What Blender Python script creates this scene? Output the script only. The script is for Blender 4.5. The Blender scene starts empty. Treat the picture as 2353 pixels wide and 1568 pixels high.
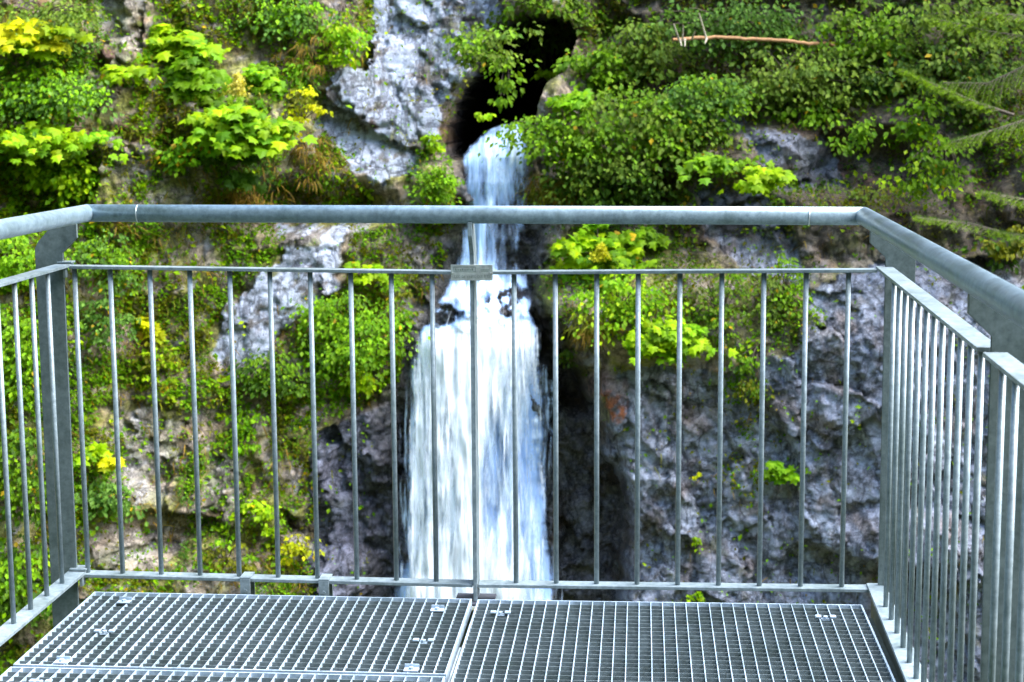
import bpy, bmesh, math
import numpy as np
from mathutils import Vector, Matrix, Quaternion

sc = bpy.context.scene
col = sc.collection
RAD = math.radians

# ------------------------------------------------------------------ camera
F_PX, YAW, PITCH, ROLL = 3783.06, -0.0788, 0.1434, -0.0071      # fitted on a 2353 x 1568 copy of the photograph
CAM = np.array([0.4878, -4.7487, 1.44])
fw = np.array([math.sin(YAW)*math.cos(PITCH), math.cos(YAW)*math.cos(PITCH), -math.sin(PITCH)])
r0 = np.array([math.cos(YAW), -math.sin(YAW), 0.0]); u0 = np.cross(r0, fw)
rt = math.cos(ROLL)*r0 + math.sin(ROLL)*u0
up = -math.sin(ROLL)*r0 + math.cos(ROLL)*u0
cam_d = bpy.data.cameras.new('camera'); cam = bpy.data.objects.new('camera', cam_d); col.objects.link(cam)
cam_d.sensor_width = 36.0; cam_d.lens = F_PX/2353*36.0
cam_d.clip_start = 0.05; cam_d.clip_end = 300
M = Matrix([[rt[0], up[0], -fw[0], CAM[0]], [rt[1], up[1], -fw[1], CAM[1]], [rt[2], up[2], -fw[2], CAM[2]], [0, 0, 0, 1]])
cam.matrix_world = M
cam_d.dof.use_dof = True; cam_d.dof.focus_distance = 4.6; cam_d.dof.aperture_fstop = 8.5
sc.camera = cam

# ------------------------------------------------------------------ light
SUN_AZ, SUN_EL = RAD(86), RAD(54)      # azimuth from +Y towards +X
w = bpy.data.worlds.new('World'); sc.world = w; w.use_nodes = True
nt = w.node_tree; bg = nt.nodes['Background']
sky = nt.nodes.new('ShaderNodeTexSky'); sky.sky_type = 'NISHITA'; sky.sun_disc = False
sky.sun_elevation = SUN_EL; sky.sun_rotation = SUN_AZ
nt.links.new(sky.outputs[0], bg.inputs[0]); bg.inputs[1].default_value = 0.15
sl = bpy.data.lights.new('sun', 'SUN'); sl.energy = 2.1; sl.angle = RAD(60); sl.color = (1.0, 0.97, 0.93)
so = bpy.data.objects.new('sun', sl); col.objects.link(so)
sd = Vector((math.sin(SUN_AZ)*math.cos(SUN_EL), math.cos(SUN_AZ)*math.cos(SUN_EL), math.sin(SUN_EL)))
so.rotation_euler = (-sd).to_track_quat('-Z', 'Y').to_euler()
sc.view_settings.view_transform = 'Standard'; sc.view_settings.look = 'None'
sc.view_settings.exposure = 3.06; sc.view_settings.gamma = 1.0
sc.cycles.max_bounces = 8; sc.cycles.transparent_max_bounces = 16
sc.cycles.diffuse_bounces = 5; sc.cycles.glossy_bounces = 3; sc.cycles.sample_clamp_indirect = 4.0

# ------------------------------------------------------------------ helpers
def at(px, py, Y):
    """world point on the plane y = Y for a point of the 2353-wide photograph (arrays allowed)"""
    px = np.asarray(px, float); py = np.asarray(py, float); Y = np.asarray(Y, float)
    d = fw + (px[..., None]-1176.5)/F_PX*rt - (py[..., None]-784)/F_PX*up
    t = (Y-CAM[1])/d[..., 1]
    return CAM + t[..., None]*d
def proj(P):
    d = P-CAM; D = d@fw
    return 1176.5+F_PX*(d@rt)/D, 784-F_PX*(d@up)/D

def tag(o, label=None, cat=None, group=None, kind=None):
    if label: o['label'] = label
    if cat: o['category'] = cat
    if group: o['group'] = group
    if kind: o['kind'] = kind
    return o
def empty(name, loc=(0, 0, 0)):
    o = bpy.data.objects.new(name, None); col.objects.link(o); o.location = loc
    o.empty_display_size = 0.1
    return o
def link(name, me, mat, parent=None):
    o = bpy.data.objects.new(name, me); col.objects.link(o)
    me.materials.append(mat)
    if parent is not None:
        o.parent = parent; o.matrix_parent_inverse = Matrix.Translation(-Vector(parent.location))
    return o
def np_mesh(name, V, faces, colors=None, smooth=False, rough=None, uv=None):
    """V (n,3); faces list of (m,k) int arrays"""
    me = bpy.data.meshes.new(name)
    me.vertices.add(len(V)); me.vertices.foreach_set('co', np.ascontiguousarray(V, np.float32).ravel())
    loops = np.concatenate([f.ravel() for f in faces]).astype(np.int32)
    sizes = np.concatenate([np.full(len(f), f.shape[1]) for f in faces]).astype(np.int32)
    starts = np.concatenate([[0], np.cumsum(sizes)[:-1]]).astype(np.int32)
    me.loops.add(len(loops)); me.loops.foreach_set('vertex_index', loops)
    me.polygons.add(len(sizes)); me.polygons.foreach_set('loop_start', starts)
    me.polygons.foreach_set('loop_total', sizes)
    me.polygons.foreach_set('use_smooth', np.full(len(sizes), smooth))
    if colors is not None:
        a = me.color_attributes.new('tint', 'FLOAT_COLOR', 'POINT')
        c = np.ones((len(V), 4), np.float32); c[:, :3] = colors; a.data.foreach_set('color', c.ravel())
    if rough is not None:
        a = me.attributes.new('wet', 'FLOAT', 'POINT'); a.data.foreach_set('value', np.asarray(rough, np.float32))
    if uv is not None:
        l = me.uv_layers.new(name='flow'); l.data.foreach_set('uv', uv[loops].astype(np.float32).ravel())
    me.update(calc_edges=True); me.validate()
    return me

# periodic value/gradient noise in numpy
_r = np.random.default_rng(7)
GT = _r.normal(size=(256, 256, 2)); GT /= np.linalg.norm(GT, axis=-1, keepdims=True)
def perlin(x, y, s=0):
    x = x+s*17.31; y = y+s*9.77
    xi = np.floor(x).astype(int); yi = np.floor(y).astype(int); xf = x-xi; yf = y-yi
    def g(i, j): 
        v = GT[(xi+i) & 255, (yi+j) & 255]; return v[..., 0]*(xf-i)+v[..., 1]*(yf-j)
    u = xf*xf*xf*(xf*(xf*6-15)+10); v = yf*yf*yf*(yf*(yf*6-15)+10)
    return 1.5*((g(0, 0)*(1-u)+g(1, 0)*u)*(1-v)+(g(0, 1)*(1-u)+g(1, 1)*u)*v)
def fbm(x, y, o=4, s=0, gain=.5):
    a, t, n = 1.0, 0, 0
    for k in range(o):
        t = t+a*perlin(x*2**k, y*2**k, s+k*3); n += a; a *= gain
    return t/n
def facets(x, y, s, tilt=.8):
    """broken rock: every Voronoi cell is its own tilted plane; also the distance to the cell border"""
    rg = np.random.default_rng(s+100)
    jit = rg.random((256, 256, 2)); off = rg.normal(size=(256, 256))*.5; ti = rg.normal(size=(256, 256, 2))*tilt
    xi = np.floor(x).astype(int); yi = np.floor(y).astype(int)
    best = np.full(x.shape, 9.0); sec = np.full(x.shape, 9.0); h = np.zeros(x.shape)
    for i in (-1, 0, 1):
        for j in (-1, 0, 1):
            a = (xi+i) & 255; b = (yi+j) & 255
            dx = x-(xi+i+jit[a, b, 0]); dy = y-(yi+j+jit[a, b, 1]); d = dx*dx+dy*dy
            m = d < best
            sec = np.where(m, best, np.minimum(sec, d))
            h = np.where(m, off[a, b]+ti[a, b, 0]*dx+ti[a, b, 1]*dy, h); best = np.where(m, d, best)
    return h, np.sqrt(sec)-np.sqrt(best)
def sst(a, b, x):
    t = np.clip((x-a)/(b-a), 0, 1); return t*t*(3-2*t)
def inpoly(u, v, poly):
    r = np.zeros(u.shape, bool); n = len(poly)
    for i in range(n):
        x1, y1 = poly[i]; x2, y2 = poly[(i+1) % n]
        if y1 == y2: continue
        c = ((y1 > v) != (y2 > v)) & (u < (x2-x1)*(v-y1)/(y2-y1)+x1); r ^= c
    return r
def ell(u, v, cx, cy, rx, ry):
    return np.clip(1.35-((u-cx)/rx)**2-((v-cy)/ry)**2, 0, 1)

# ------------------------------------------------------------------ materials
def new_mat(name):
    m = bpy.data.materials.new(name); m.use_nodes = True
    return m, m.node_tree, m.node_tree.nodes['Principled BSDF']
def noise_n(nt, scale, detail=4, rough=.55, vec=None, dist=0):
    n = nt.nodes.new('ShaderNodeTexNoise'); n.inputs['Scale'].default_value = scale
    n.inputs['Detail'].default_value = detail; n.inputs['Roughness'].default_value = rough
    n.inputs['Distortion'].default_value = dist
    if vec is not None: nt.links.new(vec, n.inputs['Vector'])
    return n
def ramp_n(nt, fac, stops):
    r = nt.nodes.new('ShaderNodeValToRGB'); e = r.color_ramp.elements
    e[0].position, e[0].color = stops[0][0], (*stops[0][1], 1)
    e[1].position, e[1].color = stops[-1][0], (*stops[-1][1], 1)
    for p, c in stops[1:-1]:
        k = e.new(p); k.color = (*c, 1)
    nt.links.new(fac, r.inputs['Fac']); return r
def g3(v): return (v, v, v)
def mixc(nt, typ, fac, a, b):
    m = nt.nodes.new('ShaderNodeMix'); m.data_type = 'RGBA'; m.blend_type = typ
    if isinstance(fac, (int, float)): m.inputs[0].default_value = fac
    else: nt.links.new(fac, m.inputs[0])
    for s, i in ((a, 6), (b, 7)):
        if isinstance(s, tuple): m.inputs[i].default_value = (*s, 1)
        else: nt.links.new(s, m.inputs[i])
    return m.outputs[2]
def bump_n(nt, b, h, strength, dist=0.01, prev=None):
    k = nt.nodes.new('ShaderNodeBump'); k.inputs['Strength'].default_value = strength; k.inputs['Distance'].default_value = dist
    nt.links.new(h, k.inputs['Height'])
    if prev is not None: nt.links.new(prev, k.inputs['Normal'])
    nt.links.new(k.outputs[0], b.inputs['Normal']); return k.outputs[0]
def pos(nt): return nt.nodes.new('ShaderNodeNewGeometry').outputs['Position']

def metal(name, c1, c2, rough=.42, met=.75):
    """galvanised steel: spangle, soft drips running down and dull weathered patches"""
    m, nt, b = new_mat(name); P = pos(nt)
    n = noise_n(nt, 60, 5, .7, P); n2 = noise_n(nt, 5, 6, .65, P)
    mp = nt.nodes.new('ShaderNodeMapping'); mp.inputs['Scale'].default_value = (34, 34, 2.6); nt.links.new(P, mp.inputs['Vector'])
    n3 = noise_n(nt, 1.0, 5, .6, mp.outputs[0])
    r = ramp_n(nt, n.outputs[0], [(.3, c1), (.7, c2)])
    r2 = ramp_n(nt, n2.outputs[0], [(.34, (.58, .62, .56)), (.5, g3(.92)), (.66, g3(1.12))])
    r3 = ramp_n(nt, n3.outputs[0], [(.30, (.60, .62, .58)), (.48, g3(1)), (.72, g3(1.12))])
    c = mixc(nt, 'MULTIPLY', .7, r.outputs[0], r2.outputs[0])
    nt.links.new(mixc(nt, 'MULTIPLY', .5, c, r3.outputs[0]), b.inputs['Base Color'])
    b.inputs['Metallic'].default_value = met
    rr = nt.nodes.new('ShaderNodeMapRange'); rr.inputs[3].default_value = rough-.12; rr.inputs[4].default_value = rough+.18
    nt.links.new(n2.outputs[0], rr.inputs[0]); nt.links.new(rr.outputs[0], b.inputs['Roughness'])
    bump_n(nt, b, n.outputs[0], .15, .002)
    return m
M_GALV = metal('galvanised steel', (.12, .16, .175), (.25, .305, .325), .34, .2)
M_TUBE = metal('galvanised tube', (.11, .16, .19), (.23, .31, .35), .32, .3)
M_GRATE = metal('galvanised grating', (.075, .095, .10), (.16, .20, .21), .5, .2)
M_POST = metal('dark post plate', (.06, .085, .085), (.13, .165, .165), .42, .15)  # darker green-grey than the rails, for the side posts only
M_MESH = metal('galvanised mesh', (.22, .29, .36), (.40, .49, .57), .45, .2)
M_SEAM = metal('weld seam', (.5, .55, .58), (.75, .78, .8), .35)
M_OLIVE = metal('dull structural steel', (.08, .09, .055), (.17, .18, .13), .6, .3)  # dark olive steel for the beams and the side plate
def simple(name, c, rough=.6, met=0.0):
    m, nt, b = new_mat(name); n = noise_n(nt, 60, 3, .6, pos(nt))
    r = ramp_n(nt, n.outputs[0], [(.3, tuple(x*.7 for x in c)), (.7, tuple(min(1, x*1.25) for x in c))])
    nt.links.new(r.outputs[0], b.inputs['Base Color']); b.inputs['Roughness'].default_value = rough; b.inputs['Metallic'].default_value = met
    return m
M_PLATE = simple('brushed plate', (.34, .37, .34), .5, .35)
M_ENGRAVE = simple('engraved marks', (.13, .17, .15), .7)

def rock_mat():
    m, nt, b = new_mat('cliff rock'); P = pos(nt)
    a = nt.nodes.new('ShaderNodeAttribute'); a.attribute_name = 'tint'
    wt = nt.nodes.new('ShaderNodeAttribute'); wt.attribute_name = 'wet'
    n = noise_n(nt, 7, 10, .74, P, .3); n2 = noise_n(nt, 38, 6, .7, P)
    crack = None
    for k_, (rot, sc3, wd) in enumerate((((0, .6, 0), (1.3, 1.0, .55), .010), ((0, -.5, 0), (1.2, 1.0, 2.6), .012), ((0, 1.1, 0), (4.2, 3.0, 1.9), .018))):
        mp = nt.nodes.new('ShaderNodeMapping'); mp.inputs['Rotation'].default_value = rot; mp.inputs['Scale'].default_value = sc3
        mp.inputs['Location'].default_value = (k_*3.1, 0, k_*1.7); nt.links.new(P, mp.inputs['Vector'])
        q = noise_n(nt, 1.0, 9, .6, mp.outputs[0], .2)
        rq = ramp_n(nt, q.outputs[0], [(.5-wd*2.2, g3(1)), (.5-wd*.4, g3(.30)), (.5+wd*.4, g3(.30)), (.5+wd*1.4, g3(1))])
        crack = rq.outputs[0] if crack is None else mixc(nt, 'MULTIPLY', 1.0, crack, rq.outputs[0])
    r1 = ramp_n(nt, n.outputs[0], [(.30, (.50, .47, .47)), (.44, (.84, .82, .82)), (.54, (1.04, 1.05, 1.07)), (.70, (1.45, 1.45, 1.48))])
    r2 = ramp_n(nt, n2.outputs[0], [(.34, g3(.52)), (.50, g3(1.0)), (.66, g3(1.55))])
    lum = nt.nodes.new('ShaderNodeRGBToBW'); nt.links.new(a.outputs['Color'], lum.inputs[0])
    fm = nt.nodes.new('ShaderNodeMapRange'); fm.inputs[1].default_value = .15; fm.inputs[2].default_value = .5; fm.inputs[3].default_value = .95; fm.inputs[4].default_value = .45
    nt.links.new(lum.outputs[0], fm.inputs[0])
    c = mixc(nt, 'MULTIPLY', fm.outputs[0], a.outputs['Color'], r1.outputs[0])
    c = mixc(nt, 'MULTIPLY', fm.outputs[0], c, r2.outputs[0]); c = mixc(nt, 'MULTIPLY', .75, c, crack)
    nt.links.new(c, b.inputs['Base Color'])
    rr = nt.nodes.new('ShaderNodeMapRange'); rr.inputs[3].default_value = .85; rr.inputs[4].default_value = .22
    nt.links.new(wt.outputs['Fac'], rr.inputs[0]); nt.links.new(rr.outputs[0], b.inputs['Roughness'])
    k = bump_n(nt, b, n.outputs[0], .7, .03); k = bump_n(nt, b, crack, .6, .02, k); bump_n(nt, b, n2.outputs[0], .7, .02, k)
    return m
M_ROCK = rock_mat()

def leaf_mat(name='leaf', trans=.45):
    m, nt, b = new_mat(name)
    a = nt.nodes.new('ShaderNodeAttribute'); a.attribute_name = 'tint'
    b.inputs['Roughness'].default_value = .55; b.inputs['Specular IOR Level'].default_value = .15
    nt.links.new(a.outputs['Color'], b.inputs['Base Color'])
    t = nt.nodes.new('ShaderNodeBsdfTranslucent'); mx = nt.nodes.new('ShaderNodeMixShader')
    tc = mixc(nt, 'MULTIPLY', 1.0, a.outputs['Color'], (1.25, 1.25, .5)); nt.links.new(tc, t.inputs[0])
    mx.inputs[0].default_value = trans
    nt.links.new(b.outputs[0], mx.inputs[1]); nt.links.new(t.outputs[0], mx.inputs[2])
    nt.links.new(mx.outputs[0], nt.nodes['Material Output'].inputs[0])
    return m
M_LEAF = leaf_mat()
M_TWIG = simple('twig bark', (.10, .075, .05), .85)
M_PINE = simple('orange pine bark', (.34, .18, .075), .9)
M_STUB = simple('bare pale wood', (.42, .36, .26), .8)

def water_mat(name, lo, hi, scale_u, seed, tint=(.80, .90, 1.0)):
    m, nt, b = new_mat(name)
    uvn = nt.nodes.new('ShaderNodeUVMap'); uvn.uv_map = 'flow'
    mp = nt.nodes.new('ShaderNodeMapping'); mp.inputs['Scale'].default_value = (scale_u, 2.6, 1); mp.inputs['Location'].default_value = (seed*3.7, seed*1.9, 0)
    nt.links.new(uvn.outputs[0], mp.inputs['Vector'])
    n = noise_n(nt, 1.0, 8, .62, mp.outputs[0], .15)
    mp2 = nt.nodes.new('ShaderNodeMapping'); mp2.inputs['Scale'].default_value = (scale_u*.33, .5, 1); mp2.inputs['Location'].default_value = (seed*1.3+5, seed*.9, 0)
    nt.links.new(uvn.outputs[0], mp2.inputs['Vector'])
    n2 = noise_n(nt, 1.0, 3, .5, mp2.outputs[0])
    ad = nt.nodes.new('ShaderNodeMath'); ad.operation = 'MULTIPLY_ADD'
    nt.links.new(n.outputs[0], ad.inputs[0]); ad.inputs[1].default_value = .55
    h = nt.nodes.new('ShaderNodeMath'); h.operation = 'MULTIPLY'; nt.links.new(n2.outputs[0], h.inputs[0]); h.inputs[1].default_value = .45
    nt.links.new(h.outputs[0], ad.inputs[2])
    cov = nt.nodes.new('ShaderNodeAttribute'); cov.attribute_name = 'wet'      # how much water runs here, 0..1
    s = nt.nodes.new('ShaderNodeMath'); s.operation = 'ADD'; nt.links.new(ad.outputs[0], s.inputs[0]); nt.links.new(cov.outputs['Fac'], s.inputs[1])
    mr = nt.nodes.new('ShaderNodeMapRange'); mr.interpolation_type = 'SMOOTHSTEP'
    mr.inputs[1].default_value = lo; mr.inputs[2].default_value = hi; nt.links.new(s.outputs[0], mr.inputs[0])
    nt.links.new(mr.outputs[0], b.inputs['Alpha'])
    tn = ramp_n(nt, n.outputs[0], [(.35, tuple(x*.82 for x in tint)), (.62, tint)])
    nt.links.new(tn.outputs[0], b.inputs['Base Color'])
    b.inputs['Roughness'].default_value = .35; b.inputs['Specular IOR Level'].default_value = .4
    b.inputs['Subsurface Weight'].default_value = 0.0
    bump_n(nt, b, n.outputs[0], .35, .03)
    return m

# ------------------------------------------------------------------ cliff
XE = ([250, 400, 650, 700, 770, 850, 1000, 1100, 1330, 1568], [1330, 1300, 1225, 1245, 1290, 1335, 1400, 1430, 1440, 1450])
WL = ([285, 290, 297, 307, 320, 335, 352, 370, 400, 470, 520, 600, 640, 670, 700, 725, 760, 810, 870, 950, 1050, 1200, 1300, 1380, 1700], [1158, 1140, 1122, 1105, 1090, 1076, 1065, 1058, 1066, 1066, 1063, 1048, 1030, 1016, 996, 980, 964, 955, 946, 935, 922, 922, 912, 902, 880])
WR = ([285, 300, 340, 400, 470, 520, 600, 640, 700, 760, 850, 950, 1050, 1200, 1300, 1380, 1700], [1194, 1206, 1216, 1216, 1212, 1208, 1202, 1212, 1228, 1236, 1242, 1248, 1256, 1268, 1276, 1284, 1300])
CAVE = [(1012, 372), (1020, 300), (1035, 240), (1070, 180), (1100, 120), (1120, 70), (1190, 30), (1290, 35), (1325, 90), (1300, 160), (1250, 195), (1230, 240), (1215, 330), (1200, 420), (1075, 430), (1060, 372)]
def water_y(v):
    """how far out the water runs (world y) at photo height v"""
    return np.interp(v, [285, 295, 320, 360, 420, 600, 650, 690, 730, 800, 1700], [11.25, 11.1, 10.75, 10.5, 10.38, 10.28, 10.2, 9.95, 9.82, 9.75, 9.35])
def macro(u, v):
    Y = 10.35+0*u
    uu = np.clip(u, -900, 3200)
    Y = Y-2.1*np.clip((1010-uu)/1000, 0, 1.7)
    Y = Y+.55*(784-v)/784
    xe = np.interp(v, *XE); sr = sst(xe-35, xe+30, uu)
    low = sst(560, 800, v)
    Y = Y-(.25+.55*low)*sr-.75*np.clip((uu-xe)/1000, 0, 1.6)
    Y = Y+.9*sst(520, 60, v)*sst(1250, 1400, uu)          # the wooded slope leans back
    Y = Y+.45*ell(u, v, 2010, 390, 190, 90)+.4*ell(u, v, 1480, 440, 120, 60)-.3*ell(u, v, 1730, 350, 160, 60)
    Y = Y-.45*ell(u, v, 1010, 425, 62, 60)+.35*ell(u, v, 700, 470, 200, 60)-.25*ell(u, v, 560, 300, 150, 130)
    Y = Y-.35*ell(u, v, 1270, 225, 45, 40)
    Y = Y-.30*ell(u, v, 1440, 690, 170, 110)+.35*ell(u, v, 1330, 860, 60, 90)
    Y = Y+.5*ell(u, v, 110, 420, 120, 120)+.35*ell(u, v, 390, 1210, 120, 40)
    Y = Y-.2*ell(u, v, 2080, 1240, 180, 70)+.12*ell(u, v, 1870, 1300, 70, 50)
    return Y
xs = np.concatenate([np.arange(-44, -17, .6), np.arange(-17, -6.3, .16), np.arange(-6.3, 4.9, .0185), np.arange(4.9, 17, .16)])  # far-left strip is unseen, added to block low sky
zs = np.concatenate([np.arange(-13, -5.0, .16), np.arange(-5.0, 3.3, .0185), np.arange(3.3, 14, .16)])
GX, GZ = np.meshgrid(xs, zs)
U, V = proj(np.stack([GX, np.full_like(GX, 10.0), GZ], -1)); Y = macro(U, V)
U, V = proj(np.stack([GX, Y, GZ], -1)); V0 = V
WU = U+45*fbm(GX*1.3, GZ*1.3, 4, 11)+18*fbm(GX*7, GZ*7, 3, 12); WV = V+45*fbm(GX*1.3, GZ*1.3, 4, 13)+18*fbm(GX*7, GZ*7, 3, 14)
H0 = macro(U+.4*(WU-U), V+.4*(WV-V))
def mk(polys, u=None, v=None):
    r = np.zeros(U.shape)
    for p in polys: r = np.maximum(r, inpoly(WU if u is None else u, WV if v is None else v, p).astype(float))
    return r
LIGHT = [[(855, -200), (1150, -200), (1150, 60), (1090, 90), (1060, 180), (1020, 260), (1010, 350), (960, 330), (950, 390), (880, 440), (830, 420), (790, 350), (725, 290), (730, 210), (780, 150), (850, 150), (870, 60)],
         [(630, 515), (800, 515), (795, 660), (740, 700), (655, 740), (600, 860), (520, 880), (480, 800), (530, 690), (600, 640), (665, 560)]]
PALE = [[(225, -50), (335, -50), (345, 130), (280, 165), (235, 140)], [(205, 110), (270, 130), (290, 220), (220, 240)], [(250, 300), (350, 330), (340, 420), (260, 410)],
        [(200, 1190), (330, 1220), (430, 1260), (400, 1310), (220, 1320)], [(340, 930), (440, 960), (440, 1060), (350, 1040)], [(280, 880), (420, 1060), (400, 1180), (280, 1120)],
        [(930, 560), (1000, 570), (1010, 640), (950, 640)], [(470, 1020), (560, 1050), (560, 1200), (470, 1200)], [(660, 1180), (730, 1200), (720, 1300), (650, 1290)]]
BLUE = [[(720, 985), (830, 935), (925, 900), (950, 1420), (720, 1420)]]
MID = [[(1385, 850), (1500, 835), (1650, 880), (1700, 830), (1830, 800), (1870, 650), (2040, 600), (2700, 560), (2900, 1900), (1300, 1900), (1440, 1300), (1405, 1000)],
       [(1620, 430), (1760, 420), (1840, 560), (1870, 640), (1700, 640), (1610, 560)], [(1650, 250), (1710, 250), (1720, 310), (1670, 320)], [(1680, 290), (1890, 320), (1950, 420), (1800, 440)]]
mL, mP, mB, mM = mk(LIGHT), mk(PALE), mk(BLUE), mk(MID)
mC = mk([CAVE], U+.35*(WU-U), V+.35*(WV-V))
wl = np.interp(V, *WL); wr = np.interp(V, *WR)
inwater = sst(wl-45, wl+25, WU)*sst(wr+25, wr-5, WU)*sst(280, 330, V)
xe = np.interp(V, *XE)
wet = np.clip(sst(wl-130, wl-10, WU)*sst(430, 620, V)*(WU < (wl+wr)/2)+(WU > (wl+wr)/2)*sst(xe+25, xe-15, WU)*sst(380, 520, V), 0, 1)
wet = np.maximum(wet*(U > 800), np.maximum(inwater, mC))
hard = np.clip(np.maximum.reduce([mL, mP*.8, mB, mM, wet*.8]), 0, 1)
ang = .5; RX = GX*math.cos(ang)+GZ*math.sin(ang); RZ = -GX*math.sin(ang)+GZ*math.cos(ang)
wx = .35*fbm(GX*1.1, GZ*1.1, 6, 41, .62); wz = .35*fbm(GX*1.1, GZ*1.1, 6, 42, .62)
f1, e1 = facets((RX+wx)*.9, (RZ+wz)*.6, 1, .9); f2, e2 = facets((RX+wx)*2.9, (RZ+wz)*1.9, 2, 1.0); f3, e3 = facets((RX+wx)*8, (RZ+wz)*5.5, 3, 1.0); f4, e4 = facets((RX+wx)*17, (RZ+wz)*11, 4, 1.0)
soft = fbm(GX*1.6, GZ*1.6, 5, 21, .55)
H = H0-.18*f1*(.35+.65*hard)*(1-.35*mM)-hard*(1-.6*mL)*(1-.4*mM)*(.095*f2+.036*f3+.013*f4+.035*fbm(GX*3, GZ*3, 6, 24, .6)*(1-.6*mL)-.04*(1-.5*mL)*(1-np.abs(fbm(RX*2.2, RZ*1.2, 5, 25, .6))*3).clip(0, 1))-(1-hard)*(.28*soft+.06*fbm(GX*9, GZ*9, 3, 22))-.03*(1-.6*mL)*fbm(GX*12, GZ*12, 4, 23)
H = H+hard*.02*sst(.10, 0, e2)
far = sst(2700, 3600, U)+sst(-300, -1200, U)
H = H-far*1.6
# the water chute behind the falling water, and the cave
wyb = water_y(V)+.22
H = H*(1-inwater)+(wyb+.10*f2+.05*f3)*inwater
ledge = inwater*(ell(U, V, 1035, 722, 42, 34)+ell(U, V, 1165, 700, 62, 26))
H = H-.22*ledge
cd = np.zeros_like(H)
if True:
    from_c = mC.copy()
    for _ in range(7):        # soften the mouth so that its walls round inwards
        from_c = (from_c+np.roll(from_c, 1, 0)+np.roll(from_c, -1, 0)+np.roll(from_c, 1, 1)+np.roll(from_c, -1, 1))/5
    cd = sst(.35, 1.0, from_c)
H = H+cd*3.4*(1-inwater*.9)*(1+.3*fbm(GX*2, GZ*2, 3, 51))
# mineral / moss / soil colours, with cave and upper-right shade put in
n1 = fbm(GX*2.2, GZ*2.2, 5, 31, .6); n2 = fbm(GX*6, GZ*6, 5, 32, .6); n3 = fbm(GX*15, GZ*15, 4, 33, .6)
def C(*c): return np.array(c)
def mixv(A, B, t): return A*(1-t[..., None])+B*t[..., None]
T = np.zeros(U.shape+(3,))+C(.42, .33, .22)
T = mixv(T, C(.42, .36, .32), sst(-.05, .35, n2))
T = mixv(T, C(.36, .20, .085), sst(.12, .4, n1)*.9)
T = mixv(T, C(.27, .27, .035), sst(-.10, .22, fbm(GX*3, GZ*3, 5, 34, .6))*.9)
T = mixv(T, C(.46, .44, .46), sst(.22, .38, fbm(GX*4, GZ*4, 5, 35, .6))*.8)
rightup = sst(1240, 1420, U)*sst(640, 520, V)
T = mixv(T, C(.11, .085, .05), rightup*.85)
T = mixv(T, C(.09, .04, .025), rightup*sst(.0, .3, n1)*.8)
T = mixv(T, C(.46, .43, .39), mP*(.50+.5*n2))
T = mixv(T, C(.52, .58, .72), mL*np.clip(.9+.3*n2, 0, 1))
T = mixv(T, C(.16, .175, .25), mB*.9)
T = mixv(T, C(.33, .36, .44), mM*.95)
T = mixv(T, C(.29, .235, .21), mM*sst(.1, .35, fbm(GX*2.6, GZ*2.6, 4, 36))*.8)
T = mixv(T, C(.54, .58, .66), mM*sst(.12, .4, fbm(GX*3.4, GZ*3.4, 5, 37))*.8)
mossm = (mL*.85+mP+mM*.45+mB*.15)*sst(.10, .26, fbm(GX*4.2, GZ*4.2, 5, 38, .62))
T = mixv(T, C(.15, .10, .035), mossm*.9)
T = mixv(T, C(.17, .20, .02), np.clip(mossm, 0, 1)*sst(.05, .25, n2)*.7)
T = mixv(T, C(.07, .035, .012), ell(WU, WV, 875, 292, 13, 14))
T = mixv(T, C(.62, .19, .06), sst(.1, .9, ell(WU, WV, 1412, 930, 30, 46))*sst(-.3, .1, n3))
T = mixv(T, C(.34, .17, .14), sst(.2, 1, ell(WU, WV, 1395, 885, 45, 40))*.6)
T = mixv(T, C(.33, .15, .13), sst(.2, 1, ell(WU, WV, 255, 112, 35, 40))*.8)
T = mixv(T, C(.145, .135, .14), wet*.88*(1-mC*.3))
T = mixv(T, C(.07, .045, .02), sst(.1, .35, n1)*wet*sst(1200, 1260, U)*.8)
T = mixv(T, C(.030, .026, .030), sst(.05, .5, cd))  # cave recess near black, its shade put into the tint
T *= (1-.5*rightup*mM)[..., None]  # upper-right rock darkened further: shade painted into the tint
T = mixv(T, C(.72, .74, .80), sst(.55, .70, n3+.25*n2)*(mM+mL)*.8)
T *= (1+.25*(n3*(1-.6*mL))[..., None])
T = np.clip(T*.74, .012, .85)
ny, nx = GX.shape
idx = np.arange(ny*nx).reshape(ny, nx)
quads = np.stack([idx[:-1, :-1], idx[:-1, 1:], idx[1:, 1:], idx[1:, :-1]], -1).reshape(-1, 4)
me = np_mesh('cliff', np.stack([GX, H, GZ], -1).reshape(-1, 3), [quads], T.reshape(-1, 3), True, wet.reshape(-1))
cliff = link('cliff', me, M_ROCK)
tag(cliff, 'grey and brown gorge wall of broken rock with moss and a dark cave mouth', 'cliff', kind='structure')

def cliff_h(x, z):
    x = np.asarray(x, float); z = np.asarray(z, float)
    i = np.clip(np.searchsorted(xs, x)-1, 0, nx-2); j = np.clip(np.searchsorted(zs, z)-1, 0, ny-2)
    a = np.clip((x-xs[i])/(xs[i+1]-xs[i]), 0, 1); b = np.clip((z-zs[j])/(zs[j+1]-zs[j]), 0, 1)
    return (H[j, i]*(1-a)+H[j, i+1]*a)*(1-b)+(H[j+1, i]*(1-a)+H[j+1, i+1]*a)*b
def on_cliff(px, py, off=0.0):
    Yc = np.full(np.shape(px), 9.8)
    for _ in range(7):
        P = at(px, py, Yc); Yc = .4*Yc+.6*cliff_h(P[..., 0], P[..., 2])
    P = at(px, py, Yc-off); return P

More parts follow.
